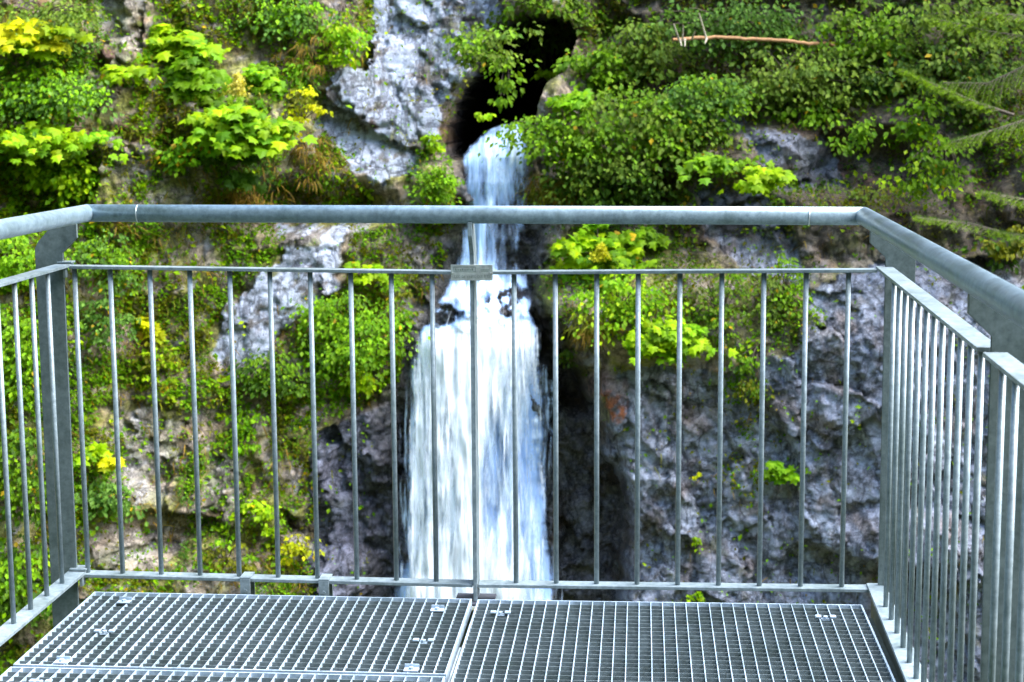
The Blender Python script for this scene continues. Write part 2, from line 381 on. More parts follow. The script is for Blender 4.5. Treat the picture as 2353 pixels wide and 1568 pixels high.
# unseen slope around the visitor, raised to block low sky, and the stream bed
def hill_mat():
    m, nt, b = new_mat('sky block slope'); n = noise_n(nt, 1.2, 8, .7, pos(nt))
    r = ramp_n(nt, n.outputs[0], [(.3, (.012, .02, .008)), (.5, (.035, .06, .018)), (.7, (.09, .085, .05))])
    nt.links.new(r.outputs[0], b.inputs['Base Color']); b.inputs['Roughness'].default_value = .95
    bump_n(nt, b, n.outputs[0], 1.0, .3); return m
M_HILL = hill_mat()
hx, hy = np.meshgrid(np.linspace(-45, 45, 90), np.linspace(-40, 14, 80))
hz = np.interp(hy, [-40, -30, -16, -8.0, -5.5, 0, 6, 10, 14], [34, 30, 15.0, 3.5, -2.5, -6.5, -9.3, -9.4, -7])+1.1*fbm(hx*.25, hy*.25, 4, 61)
hz = np.maximum(hz, np.interp(hx, [-45, -30, -20, -12, -8], [38, 28, 17, 3, -12])+.9*fbm(hx*.3+5, hy*.3, 4, 62)-np.interp(hy, [2, 14], [0, 6]))
hz = np.maximum(hz, np.interp(hx, [11, 20, 30, 45], [-12, 2, 9, 16])+.9*fbm(hx*.3+9, hy*.3, 4, 63)-np.interp(hy, [2, 14], [0, 6]))
hi = np.arange(hx.size).reshape(hx.shape)
hq = np.stack([hi[:-1, :-1], hi[:-1, 1:], hi[1:, 1:], hi[1:, :-1]], -1).reshape(-1, 4)
sky_block_hill = link('sky_block_hill', np_mesh('sky_block_hill', np.stack([hx, hy, hz], -1).reshape(-1, 3), [hq], None, True), M_HILL)
tag(sky_block_hill, 'unseen dark slope of the near gorge side, raised to block low sky', 'sky_block_hill', kind='structure')

# ------------------------------------------------------------------ waterfall
def water_sheet(v0, v1, grow, off, seed, nu=110, nv=260):
    vs = v0+(v1-v0)*np.linspace(0, 1, nv)**1.5; s = np.linspace(0, 1, nu); S, VV = np.meshgrid(s, vs)
    l = np.interp(VV, *WL)-grow; r = np.interp(VV, *WR)+grow
    jag = 10*fbm(VV*.02, VV*0+seed*5, 3, seed)
    UU = (l+jag*.6)+(r-l)*S
    belly = .16*(1-(2*S-1)**2)+.10*ell(UU, VV, 1090, 700, 150, 60)*fbm(UU*.03, VV*.03, 4, 66)
    Yw = water_y(VV)-belly-off
    strand = .035*fbm(UU*.045, VV*.004, 4, seed+5)+.05*fbm(UU*.016, VV*.006, 3, seed+6)
    P = at(UU, VV, Yw-strand)
    i = np.arange(S.size).reshape(S.shape)
    q = np.stack([i[:-1, :-1], i[1:, :-1], i[1:, 1:], i[:-1, 1:]], -1).reshape(-1, 4)
    flow = np.stack([(UU-1100)/256.0, -VV/256.0], -1).reshape(-1, 2)
    edge = np.minimum(S, 1-S)*(r-l)
    rag = (14+16*sst(740, 860, VV))*np.abs(fbm(VV*.03+seed*9, S*0+np.where(S > .5, 7.3, 1.1), 4, seed+9, .6))
    cov = .06-.36*sst(np.minimum(30+16*sst(740, 900, VV), .2*(r-l))+rag, rag*.4, edge)
    up_ = sst(700, 600, VV)
    stone = .35+.65*sst(-.15, .25, fbm((UU+VV*.6)*.012, (VV-UU*.3)*.035, 4, 77, .6))
    cov = cov-.36*ell(UU+(VV-722)*.9, VV, 1020, 724, 66, 36)*stone-.20*ell(UU, VV, 968, 722, 26, 26)-.16*ell(UU, VV, 1238, 722, 22, 26)-.36*ell(UU, VV, 1172, 694, 72, 44)*(.2+.8*sst(-.1, .25, fbm((UU-VV*.5)*.025, (VV+UU*.4)*.03, 5, 78, .6)))
    cov = cov-.11*up_-.20*up_*ell(UU, VV, 1160, 560, 40, 110)-.10*up_*ell(UU, VV, 1185, 440, 24, 70)
    cov = cov-.10*ell(UU, VV, 1135, 1090, 34, 140)-.07*ell(UU, VV, 1215, 1150, 26, 260)-.05*ell(UU, VV, 985, 900, 16, 120)-.07*ell(UU, VV, 1180, 1000, 60, 160)-.05*ell(UU, VV, 1150, 1230, 60, 90)-.05*ell(UU, VV, 1020, 1000, 30, 100)
    cov = cov+.12*sst(720, 800, VV)*ell(UU, VV, 1050, 900, 70, 220)+.18*sst(1100, 1400, VV)*ell(UU, VV, 1060, 1420, 110, 260)
    cov = cov-.09*sst(1180, 1260, UU)*sst(900, 1200, VV)-.10*sst(975, 910, UU)*sst(820, 950, VV)
    cov = cov+.03*sst(720, 760, VV)-.12*sst(302, 286, VV)
    if seed >= 3: cov = cov-.22*sst(v0+110+60*perlin(UU*.03, UU*0+seed), v0, VV)
    return np_mesh('water_sheet', P.reshape(-1, 3), [q], None, True, cov.reshape(-1), flow)
fall = empty('waterfall', tuple(at(1090, 1500, 9.6)))
tag(fall, 'white waterfall pouring out of the cave and fanning over a ledge', 'waterfall', kind='structure')
TW = (.72, .87, 1.0)
link('water_veil', water_sheet(285, 1690, 8, -.05, 1), water_mat('water back', .20, .50, 14, 1, (.48, .68, 1.0)), fall)
link('water_veil', water_sheet(289, 1690, 4, .02, 2), water_mat('water mid', .36, .60, 13, 2, TW), fall)
link('water_veil', water_sheet(630, 1690, 16, .08, 3), water_mat('water front', .46, .62, 20, 3, (.88, .95, 1.0)), fall)
link('water_veil', water_sheet(690, 1690, 30, .13, 4), water_mat('water spray', .50, .70, 34, 4, (.92, .97, 1.0)), fall)
# thin separate strands and thrown drops
rg = np.random.default_rng(5)
def strands(n, v0a, v0b, la, lb, wid, seed):
    rr = np.random.default_rng(seed); m = 9
    st = rr.uniform(v0a, v0b, n); ln = rr.uniform(la, lb, n); s0 = rr.uniform(.08, .92, n)
    t = np.linspace(0, 1, m); VV = st[:, None]+ln[:, None]*t
    l = np.interp(VV, *WL); r = np.interp(VV, *WR)
    UU = l+(r-l)*s0[:, None]+rr.normal(0, .35, (n, m)).cumsum(1)
    wd = wid*rr.uniform(.4, 1.4, n)[:, None]*np.sin(np.pi*np.clip(t, .04, .96))[None]
    Yw = water_y(VV)-.16*(1-(2*s0[:, None]-1)**2)-rr.uniform(.03, .14, n)[:, None]
    A = at(UU-wd, VV, Yw); B = at(UU+wd, VV, Yw); Cc = at(UU, VV, Yw-.012)
    P = np.stack([A, Cc, B], 2).reshape(-1, 3); i = np.arange(n*m*3).reshape(n, m, 3)
    q = np.concatenate([np.stack([i[:, :-1, k], i[:, 1:, k], i[:, 1:, k+1], i[:, :-1, k+1]], -1).reshape(-1, 4) for k in (0, 1)])
    return np_mesh('strand', P, [q], None, True)
def foam_mat(c, alpha):
    m, nt, b = new_mat('foam'); b.inputs['Base Color'].default_value = (*c, 1); b.inputs['Roughness'].default_value = .4
    b.inputs['Alpha'].default_value = alpha; return m
link('water_veil', water_sheet(790, 1690, 56, -.02, 5), water_mat('water wisps', .52, .70, 26, 5, (.70, .84, 1.0)), fall)
link('water_strands', strands(260, 690, 1500, 60, 170, 1.1, 8), foam_mat((.88, .95, 1.0), .35), fall)

# ------------------------------------------------------------------ foliage
def tpl_oval():
    v = np.array([[0, 0, 0], [.32, .45, .05], [0, 1, -.06], [-.32, .45, .05]], float)
    return v, np.array([[0, 1, 2], [0, 2, 3]])
def tpl_maple():
    pts = [(0, 0), (.30, -.06), (.60, .10), (.40, .34), (.62, .62), (.26, .60), (0, 1.0), (-.26, .60), (-.62, .62), (-.40, .34), (-.60, .10), (-.30, -.06)]
    v = [(0, .35, .07)]+[(x, y, -.16*abs(x)-.10*max(0, y-.5)) for x, y in pts]
    n = len(pts)
    return np.array(v), np.array([[0, 1+i, 1+(i+1) % n] for i in range(n)])
def tpl_blade():
    v = np.array([[-.035, 0, 0], [.035, 0, 0], [.03, .5, .05], [-.03, .5, .05], [0, 1, -.12]], float)
    return v, np.array([[0, 1, 2], [0, 2, 3], [3, 2, 4]])
def tpl_needle():
    v = np.array([[-.05, 0, 0], [.05, 0, 0], [0, 1, 0]], float); return v, np.array([[0, 1, 2]])
TPL = dict(oval=tpl_oval(), maple=tpl_maple(), blade=tpl_blade(), needle=tpl_needle())
def nrm(a): return a/np.maximum(np.linalg.norm(a, axis=-1, keepdims=True), 1e-9)
def leaves_mesh(P, tip, nor, size, colr, kind):
    v, f = TPL[kind]; n = len(P)
    tip = nrm(tip); X = nrm(np.cross(tip, nor)); Z = np.cross(X, tip)
    W = P[:, None, :]+size[:, None, None]*(v[None, :, 0:1]*X[:, None]+v[None, :, 1:2]*tip[:, None]+v[None, :, 2:3]*Z[:, None])
    F = (f[None]+(np.arange(n)*len(v))[:, None, None]).reshape(-1, 3)
    return np_mesh('foliage', W.reshape(-1, 3), [F], np.repeat(colr, len(v), 0))
PAL = dict(lime=((.42, .66, .006), (.20, .46, .006)), green=((.21, .42, .008), (.085, .24, .010)), dark=((.085, .20, .012), (.035, .105, .010)),
           blue=((.17, .36, .075), (.07, .20, .04)), olive=((.24, .28, .012), (.11, .15, .008)), yellow=((.72, .74, .008), (.42, .60, .008)),
           dry=((.36, .25, .06), (.19, .14, .03)), spring=((.28, .56, .010), (.12, .36, .008)), dim=((.21, .34, .045), (.095, .20, .03)), sprucetip=((.22, .36, .010), (.05, .11, .012)))
def leaf_cols(rr, n, pal, yel=.02):
    a, b = np.array(PAL[pal][0]), np.array(PAL[pal][1]); t = rr.beta(1.1, 1.1, n)[:, None]
    c = (a*t+b*(1-t))*rr.uniform(.7, 1.25, (n, 1))
    k = rr.random(n) < yel; c[k] = np.array([.60, .45, .02])*rr.uniform(.5, 1.1, (k.sum(), 1))
    return np.clip(c*np.array([.86, .76, .45]), 0, .8)
def tubes_mesh(paths, radii, seg=5):
    Vs, Fs, base = [], [], 0
    for p, r in zip(paths, radii):
        p = np.asarray(p, float); m = len(p); d = nrm(np.gradient(p, axis=0))
        a = nrm(np.cross(d, np.array([.31, .17, .93]))); b = np.cross(d, a)
        th = np.linspace(0, 2*math.pi, seg, endpoint=False); rad = np.asarray(r, float)*np.ones(m)
        R = p[:, None]+rad[:, None, None]*(np.cos(th)[None, :, None]*a[:, None]+np.sin(th)[None, :, None]*b[:, None])
        Vs.append(R.reshape(-1, 3)); i = base+np.arange(m*seg).reshape(m, seg); j = np.roll(i, -1, 1)
        Fs.append(np.stack([i[:-1], j[:-1], j[1:], i[1:]], -1).reshape(-1, 4)); base += m*seg
    return np_mesh('stem', np.concatenate(Vs), Fs, None, True)
seed_c = [100]
def bush(name, u, v, ru, rv, n, kind, size, pal, label, cat='bush', k=None, depth=None, off=None, flat=.35, group=None, pal2=None, yel=.007, hang=0., stem=True):
    """leaves gathered round the ends of curved twigs that all leave one root on the rock"""
    seed_c[0] += 1; rr = np.random.default_rng(seed_c[0])
    Pc = on_cliff(u, v); sc_ = (Pc[1]-CAM[1])/F_PX
    Rx, Rz = ru*sc_, rv*sc_; Ry = depth if depth else min(.55, .6*(Rx+Rz)/2+.05)
    offc = off if off is not None else Ry*.75
    root = on_cliff(u+rr.uniform(-.2, .2)*ru, v+(.45 if hang <= 0 else -.8)*rv)
    Cn = at(u, v, Pc[1]-offc)
    k = k or int(np.clip(n/26, 5, 70))
    d = nrm(rr.normal(size=(k, 3))); d[:, 1] = -np.abs(d[:, 1])*.9+.15
    E = Cn+d*np.array([Rx, Ry, Rz])*(rr.random((k, 1))**.45)
    paths, rads = [], []
    for e in E:
        t = np.linspace(0, 1, 6)[:, None]; mid = (root+e)/2+np.array([0, -.06, .18*(1-hang)])*np.linalg.norm(e-root)
        paths.append((1-t)**2*root+2*t*(1-t)*mid+t*t*e); rads.append(np.linspace(.009, .0025, 6)*(.6+.5*Rx))
    c = rr.integers(0, k, n); rs = np.clip(.42*max(Rx, Rz), 0, .30)*rr.uniform(.4, 1.25, k)
    g = rr.normal(size=(n, 3)); g = g/np.maximum(1, np.linalg.norm(g, axis=1, keepdims=True)/1.9)
    loc = g*rs[c][:, None]*.55; loc[:, 2] *= flat; loc[:, 2] -= .35*np.linalg.norm(loc[:, :2], axis=1)*(1-hang*.5)
    if hang > 0: loc[:, 2] -= hang*np.abs(rr.normal(size=n))*rs[c]*.5
    far_ = rr.random(n) < .16; loc[far_] *= rr.uniform(1.3, 2.3, (far_.sum(), 1))
    P = E[c]+loc
    Hc = cliff_h(P[:, 0], P[:, 2]); P[:, 1] = np.minimum(P[:, 1], Hc-.015-rr.random(n)*.05)
    out = nrm(loc+np.array([0, -.25*Rx, -.1*Rx])); 
    tip = nrm(out+np.array([0, -.15, -.45])+rr.normal(size=(n, 3))*.35)
    nor = nrm(np.array([.1, -.55, .75])+out*.25+rr.normal(size=(n, 3))*.33)
    S = size*rr.uniform(.55, 1.25, n)
    cl = leaf_cols(rr, n, pal, yel)
    if pal2 is not None:
        m2 = (rr.random(k) < .45)[c]; cl[m2] = leaf_cols(rr, n, pal2, yel)[m2]
    cl *= rr.uniform(.75, 1.2, k)[c][:, None]
    o = empty(name, tuple(root))
    tag(o, label, cat, group)
    link('foliage', leaves_mesh(P, tip, nor, S, cl, kind), M_LEAF, o)
    if stem: link('stem', tubes_mesh(paths[:40], rads[:40]), M_TWIG, o)
    return o
def flower_spike(u, v, hgt, parent, c=(.62, .55, .10)):
    seed_c[0] += 1; rr = np.random.default_rng(seed_c[0]); Pc = on_cliff(u, v); sc_ = (Pc[1]-CAM[1])/F_PX; b = at(u, v+hgt*.5, Pc[1]-.5)
    n = 420; t = rr.random(n); P = b+np.stack([rr.normal(size=n)*.05*(1.1-t), rr.normal(size=n)*.04, t*hgt*sc_], -1)
    link('flower', leaves_mesh(P, nrm(rr.normal(size=(n, 3))+[0, 0, -.6]), nrm(rr.normal(size=(n, 3))), np.full(n, .035), np.array(c)*rr.uniform(.6, 1.1, (n, 1)), 'oval'), M_LEAF, parent)

# left of the falls
B = bush
B('maple_sapling', 80, 75, 100, 34, 260, 'maple', .095, 'yellow', 'yellowing maple-leaved spray at the upper left edge of the picture', 'sapling', pal2='lime', flat=.2)
B('bush', 110, 25, 120, 45, 700, 'oval', .05, 'dim', 'dull green small-leaved bush above the yellowing spray in the top left corner')
B('bush', 110, 205, 150, 60, 1500, 'oval', .055, 'spring', 'wide mid-green small-leaved bush under the yellowing maple spray on the left', pal2='blue')
B('maple_sapling', 276, 160, 66, 20, 75, 'maple', .085, 'lime', 'narrow lime-green leaf spray over bare rock, right of the wide mid-green bush', 'sapling', k=8, flat=.15, yel=.08)
B('maple_sapling', 95, 300, 170, 42, 560, 'maple', .08, 'lime', 'broad lime-green sapling in flat tiers above the left handrail corner', 'sapling', flat=.18, pal2='spring')
B('bush', 150, 395, 105, 62, 1100, 'oval', .06, 'spring', 'rounded bright green bush just above the left handrail corner', pal2='lime')
B('maple_sapling', 425, 95, 75, 55, 230, 'maple', .11, 'lime', 'large light green maple sapling with a yellow top near the upper edge', 'sapling', pal2='spring')
B('maple_sapling', 455, 180, 95, 60, 360, 'maple', .10, 'green', 'darker green maple sapling hanging below the one with the yellow top', 'sapling', pal2='spring', flat=.25)
sy = B('maple_sapling', 555, 285, 112, 62, 620, 'maple', .105, 'lime', 'big lime-green maple sapling crowned by a pale yellow flower spike', 'sapling', pal2='spring', flat=.25)
flower_spike(548, 195, 45, sy)
B('maple_sapling', 585, 165, 75, 38, 170, 'maple', .08, 'spring', 'small green sapling right behind the yellow flower spike', 'sapling', pal2='green')
B('bush', 420, 345, 62, 45, 260, 'oval', .065, 'spring', 'loose green and yellow bush lower left of the big lime-green sapling', pal2='yellow', yel=.1)
B('maple_sapling', 540, 365, 60, 40, 150, 'maple', .08, 'dark', 'dark green leaves in the shadow under the big lime-green sapling', 'sapling')
B('bush', 650, 25, 110, 48, 900, 'oval', .055, 'spring', 'green bush spilling over the top edge left of the pale rock slab', pal2='blue')
B('bush', 785, 62, 48, 70, 480, 'oval', .06, 'spring', 'bright green hanging bush beside the top of the pale rock slab', pal2='lime', hang=.4)
B('ivy', 690, 165, 26, 70, 170, 'oval', .05, 'spring', 'narrow green creeper hanging on brown grass near the pale slab', 'creeper', hang=.8)
B('bush', 690, 250, 60, 60, 330, 'oval', .05, 'yellow', 'yellow-green herb tuft on the dry edge of the pale slab', 'herb', pal2='olive')
B('bush', 990, 322, 30, 26, 150, 'oval', .05, 'lime', 'small lime-green bush at the left lip of the cave', k=8)
B('bush', 1008, 408, 58, 48, 520, 'oval', .05, 'green', 'green bush growing on the ledge left of the upper fall', pal2='spring')
B('maple_sapling', 825, 612, 46, 36, 90, 'maple', .085, 'lime', 'small lime-green maple behind the middle rail left of the nameplate', 'sapling', k=8)
B('bush', 800, 760, 130, 105, 2000, 'oval', .052, 'green', 'large dense green bush left of the lower fall', pal2='spring')
B('bush', 830, 880, 52, 48, 260, 'oval', .065, 'lime', 'bright lime leaves at the foot of the dense bush beside the lower fall', k=10)
B('bush', 905, 700, 42, 90, 420, 'oval', .045, 'olive', 'olive bush clinging to the rock rim at the left of the ledge', pal2='spring')
B('bush', 640, 850, 95, 60, 800, 'oval', .05, 'green', 'deep green bush below the middle patch of pale rock', pal2='dark')
B('bush', 570, 985, 62, 50, 420, 'oval', .05, 'spring', 'green bush low on the wall, below the deep green one', pal2='green')
B('maple_sapling', 360, 745, 38, 26, 45, 'maple', .085, 'yellow', 'small yellow-green sapling behind the third baluster from the left', 'sapling', k=6)
B('maple_sapling', 232, 1035, 46, 34, 60, 'maple', .095, 'yellow', 'small yellow maple sapling behind the lower left of the front railing', 'sapling', k=7, pal2='lime')
B('bush', 240, 590, 90, 62, 900, 'oval', .045, 'green', 'mid-green leafy bush under the left end of the handrail', pal2='blue')
B('bush', 40, 580, 110, 60, 900, 'oval', .05, 'spring', 'green bush at the left edge under the left handrail')
B('bush', 60, 790, 110, 130, 1500, 'oval', .05, 'green', 'tall green bush behind the left railing', pal2='spring')
B('bush', 60, 1080, 100, 130, 1300, 'oval', .055, 'dark', 'dark green undergrowth bush behind the lower left railing', pal2='green')
B('bush', 50, 1320, 110, 110, 1100, 'oval', .065, 'spring', 'leafy green bush seen beneath the left railing', pal2='dark')
B('bush', 240, 720, 60, 80, 600, 'oval', .045, 'blue', 'blue-green bush between the first two balusters of the front railing')
B('bush', 270, 1140, 75, 48, 420, 'oval', .055, 'blue', 'blue-green bush low on the left, above the bottom rail')
B('bush', 380, 830, 55, 60, 380, 'oval', .045, 'olive', 'olive-green tuft left of the middle patch of pale rock', pal2='lime')
B('bush', 600, 1170, 36, 62, 190, 'oval', .06, 'lime', 'narrow bright plant climbing above the bottom rail clamps', 'plant', k=8)
B('bush', 690, 1250, 40, 60, 200, 'oval', .05, 'olive', 'olive plant beside the dark wet rock left of the fall', 'plant', pal2='yellow')
B('bush', 520, 1270, 60, 50, 320, 'oval', .05, 'olive', 'mossy green tuft directly above the left bottom rail clamp', 'plant', pal2='spring')
# right of the falls
sy = B('maple_sapling', 1380, 585, 88, 82, 560, 'maple', .09, 'lime', 'lime-green maple sapling with yellow catkins under the handrail', 'sapling', pal2='spring', flat=.3)
flower_spike(1381, 580, 34, sy, (.62, .60, .03))
B('maple_sapling', 1470, 540, 70, 30, 160, 'maple', .09, 'green', 'green sapling just under the handrail right of the yellow catkins', 'sapling')
B('bush', 1440, 695, 110, 75, 1300, 'oval', .05, 'spring', 'soft green bush right of the ledge, below the catkin maple', pal2='lime')
B('maple_sapling', 1535, 780, 95, 62, 620, 'maple', .07, 'lime', 'light green leafy sapling on the rim of the grey-blue right wall', 'sapling', pal2='spring', flat=.3)
B('bush', 1650, 690, 70, 100, 800, 'oval', .045, 'green', 'green bush right of the light leafy sapling', pal2='dim')
B('bush', 1790, 660, 85, 90, 750, 'oval', .045, 'dim', 'dim green bush between the rock faces of the right wall', pal2='green')
B('bush', 1735, 850, 40, 70, 260, 'oval', .045, 'green', 'trailing green plant in the crack of the right wall', 'plant', pal2='olive', hang=.5)
B('maple_sapling', 1790, 1072, 42, 30, 70, 'maple', .07, 'spring', 'small bright fern-like plant alone on the grey right wall', 'plant', k=7)
B('bush', 1612, 1366, 28, 14, 45, 'oval', .05, 'lime', 'tiny green plant peeping under the bottom rail on the right', 'plant', k=4, stem=False)
B('bush', 1600, 1245, 14, 18, 30, 'oval', .04, 'lime', 'tiny green tuft on the right wall above the bottom rail', 'plant', k=4, stem=False)
B('bush', 1600, 1095, 14, 14, 30, 'oval', .04, 'yellow', 'tiny yellow-green tuft in the middle of the right wall', 'plant', k=4, stem=False)
B('bush', 1310, 825, 22, 36, 90, 'oval', .05, 'dim', 'small dim green tuft on wet rock at the right of the fall', 'plant', k=5, stem=False)
B('grass_mound', 1280, 425, 66, 42, 900, 'blade', .12, 'olive', 'olive-brown grassy mound right of the upper fall', 'grass tuft', pal2='dry', hang=.3, stem=False)
B('grass_tuft', 1355, 740, 55, 40, 420, 'blade', .12, 'olive', 'hanging dry grass tuft on the lip right of the ledge', 'grass tuft', pal2='dry', hang=.7, stem=False)
B('grass_tuft', 570, 440, 90, 38, 420, 'blade', .11, 'dry', 'dry brown grass above the left part of the handrail', 'grass tuft', pal2='olive', hang=.4, stem=False)
B('grass_tuft', 720, 350, 60, 60, 260, 'blade', .11, 'dry', 'straw-coloured grass hanging along the left rim of the pale slab', 'grass tuft', pal2='olive', hang=.6, stem=False)
B('grass_tuft', 700, 130, 70, 60, 260, 'blade', .10, 'dry', 'dry grass between the two green bushes at the top', 'grass tuft', pal2='olive', hang=.4, stem=False)
# cave fringe and upper right; lowered palettes carry the shade there
B('shrub', 1125, 92, 80, 50, 620, 'oval', .06, 'dim', 'dim green shrub leaning over the left of the cave mouth', 'shrub', off=3.2, depth=.35, stem=False, pal2='green')
B('shrub', 1168, 185, 42, 46, 120, 'oval', .07, 'green', 'thin twig hanging across the dark cave mouth', 'shrub', k=7, depth=.2, off=3.3, hang=.6)
B('shrub', 1110, 255, 22, 14, 26, 'oval', .065, 'lime', 'small twig tip hanging in front of the dark cave above the water', 'shrub', k=3, depth=.1, off=3.4, hang=.5, stem=False)
B('fern', 1250, 168, 40, 14, 60, 'oval', .06, 'lime', 'light green fern frond crossing the cave mouth', 'fern', k=5, depth=.15, off=3.0, flat=.2)
B('maple_sapling', 1300, 222, 44, 30, 90, 'maple', .095, 'spring', 'bright broad-leaved plant on the boulder beside the cave', 'sapling', off=.3)
B('shrub', 1290, 50, 120, 56, 880, 'oval', .07, 'green', 'bright green shrub above the cave mouth', 'shrub', pal2='dim')
B('shrub', 1370, 150, 75, 80, 720, 'oval', .07, 'green', 'green shrub at the right rim of the cave', 'shrub', pal2='green')
B('shrub', 1290, 290, 130, 60, 1200, 'oval', .062, 'green', 'green shrub overhanging the top of the waterfall', 'shrub', pal2='green', off=.5)
B('shrub', 1480, 280, 180, 90, 2400, 'oval', .062, 'green', 'wide small-leaved shrub right of the cave', 'shrub', pal2='dim', off=.5)
B('shrub', 1620, 225, 120, 65, 1360, 'oval', .062, 'green', 'grey-green shrub below the fallen orange trunk', 'shrub', pal2='blue', off=.5)
B('shrub', 1400, 400, 150, 70, 1200, 'oval', .062, 'dark', 'dark shrub in the hollow above the handrail, right of the fall', 'shrub', pal2='dim')
B('shrub', 1500, 445, 90, 38, 440, 'oval', .065, 'dim', 'green shrub touching the handrail right of the dark hollow', 'shrub')
B('maple_branch', 1650, 365, 75, 22, 130, 'maple', .08, 'green', 'upper half of the leafy branch slanting over the grey rock', 'branch', off=.7, k=9, flat=.2)
B('maple_branch', 1740, 405, 66, 24, 130, 'maple', .085, 'lime', 'drooping lime-green end of the slanting branch above the handrail', 'branch', off=.7, k=9, flat=.2)
B('shrub', 1480, 130, 110, 90, 1040, 'oval', .065, 'dim', 'green shrub left of the bare end of the fallen trunk', 'shrub', pal2='dim')
B('shrub', 1690, 45, 190, 60, 1520, 'oval', .062, 'dark', 'grey-green shrub above the fallen orange trunk', 'shrub', pal2='blue')
B('shrub', 1850, 170, 160, 80, 1840, 'oval', .062, 'dim', 'deep green shrub under the right half of the fallen trunk', 'shrub', pal2='dim')
B('shrub', 1860, 245, 80, 28, 304, 'oval', .062, 'green', 'light-tipped lower edge of the deep green shrub over the grey rock', 'shrub')
B('shrub', 1990, 70, 120, 80, 1200, 'oval', .07, 'green', 'bright green shrub near the top right, left of the spruce boughs', 'shrub', pal2='dim')
B('shrub', 2060, 170, 90, 55, 640, 'oval', .07, 'dark', 'dim shrub between the bright shrub and the hanging branches', 'shrub', pal2='dim')
B('hanging_branch', 1965, 310, 60, 62, 208, 'oval', .06, 'green', 'thin hanging branch with light leaves before a brown hollow', 'branch', k=12, hang=.5, off=.9, stem=False)
B('hanging_branch', 2110, 270, 44, 80, 336, 'oval', .06, 'green', 'upright leafy branch between hollow and spruce boughs', 'branch', k=14, off=.9)
B('hanging_branch', 2150, 375, 90, 66, 496, 'oval', .06, 'green', 'forked leafy branch arching above the right end of the handrail', 'branch', k=18, hang=.4, off=1.0, pal2='lime')
B('shrub', 2250, 180, 120, 110, 1200, 'oval', .065, 'dark', 'dark shrub behind the spruce boughs at the right', 'shrub', pal2='dim')
B('shrub', 2230, 30, 140, 45, 720, 'oval', .07, 'dim', 'green shrub in the top right corner', 'shrub', pal2='dim')
B('shrub', 2330, 560, 70, 70, 320, 'oval', .065, 'dark', 'dark shrub beyond the right handrail', 'shrub', pal2='olive')
B('shrub', 1960, 450, 130, 40, 560, 'oval', .04, 'olive', 'low olive undergrowth above the right end of the handrail', 'shrub', pal2='dim')

def spruce(label, pts, droop, n=1500, off=1.2, wid=.34, name='spruce_branch'):
    seed_c[0] += 1; rr = np.random.default_rng(seed_c[0])
    pts = np.array(pts, float); Y0 = on_cliff(pts[:, 0].clip(0, 2340), pts[:, 1])[:, 1].mean()-off
    W = at(pts[:, 0], pts[:, 1], np.full(len(pts), Y0))
    t = np.linspace(0, len(W)-1, 22); path = np.stack([np.interp(t, range(len(W)), W[:, k]) for k in range(3)], 1)
    o = empty(name, tuple(path[0])); tag(o, label, 'branch')
    paths, rads = [path], [np.linspace(.016, .004, len(path))]
    allP, allT, colr = [], [], []
    for i in range(3, len(path)):
        f = i/len(path)
        for s in (-1, 1):
            for q in range(2):
                L = wid*(1.15-f*.75)*rr.uniform(.7, 1.15); d = nrm(path[i]-path[i-1])
                side = nrm(np.array([0, s*1.0, 0])+d*.8+rr.normal(size=3)*.15+[0, 0, -.12])
                b = path[i]+(path[i-1]-path[i])*q*.5; m = 7; tt = np.linspace(0, 1, m)[:, None]
                tw = b+side*L*tt+np.array([0, 0, -droop])*L*tt**2
                paths.append(tw); rads.append(np.linspace(.004, .0015, m))
                k = n//80; a = rr.random(k)**.8; P = np.stack([np.interp(a*(m-1), range(m), tw[:, c]) for c in range(3)], 1)
                allP.append(P); allT.append(nrm(side*.8+rr.normal(size=(k, 3))*.55+[0, 0, .1]))
                c0, c1 = np.array(PAL['sprucetip'][1]), np.array(PAL['sprucetip'][0])
                colr.append((c0+(c1-c0)*(a[:, None]**1.5)))
    P = np.concatenate(allP); Tt = np.concatenate(allT); cl = np.concatenate(colr)*rr.uniform(.7, 1.3, (len(P), 1))
    link('needles', leaves_mesh(P, Tt, nrm(rr.normal(size=(len(P), 3))+[0, -1, 1]), rr.uniform(.025, .05, len(P)), cl, 'needle'), M_LEAF, o)
    link('stem', tubes_mesh(paths, rads), M_TWIG, o)
spruce('yellow-tipped spruce bough in the top right corner', [(2500, 60), (2400, 92), (2260, 70), (2160, 45)], .25, 5200, wid=.30)
spruce('topmost spruce bough, cut by the right edge near the top', [(2560, 20), (2400, 40), (2250, 28)], .25, 3200, wid=.3)
spruce('long slanting spruce bough crossing down to the right edge', [(2080, 165), (2160, 200), (2240, 235), (2330, 265)][::-1], .2, 5200, wid=.2)
spruce('shaggy spruce bough with a bare arched stem at the right', [(2500, 130), (2360, 150), (2270, 192), (2170, 190)], .9, 4200, wid=.24)
spruce('spruce bough pointing left just above the right handrail', [(2560, 220), (2400, 262), (2280, 300), (2190, 325)], .35, 5200, wid=.30)
spruce('lower spruce bough at the right edge beyond the handrail', [(2560, 480), (2420, 470), (2330, 455), (2260, 440)], .3, 2400, wid=.2)
spruce('short lit spruce bough below the others at the right edge', [(2560, 560), (2420, 550), (2340, 540), (2280, 532)], .25, 3000, wid=.2)
spruce('small lit spruce twig behind the right handrail corner', [(2300, 535), (2230, 515), (2170, 508), (2110, 500)], .25, 1800, wid=.16)

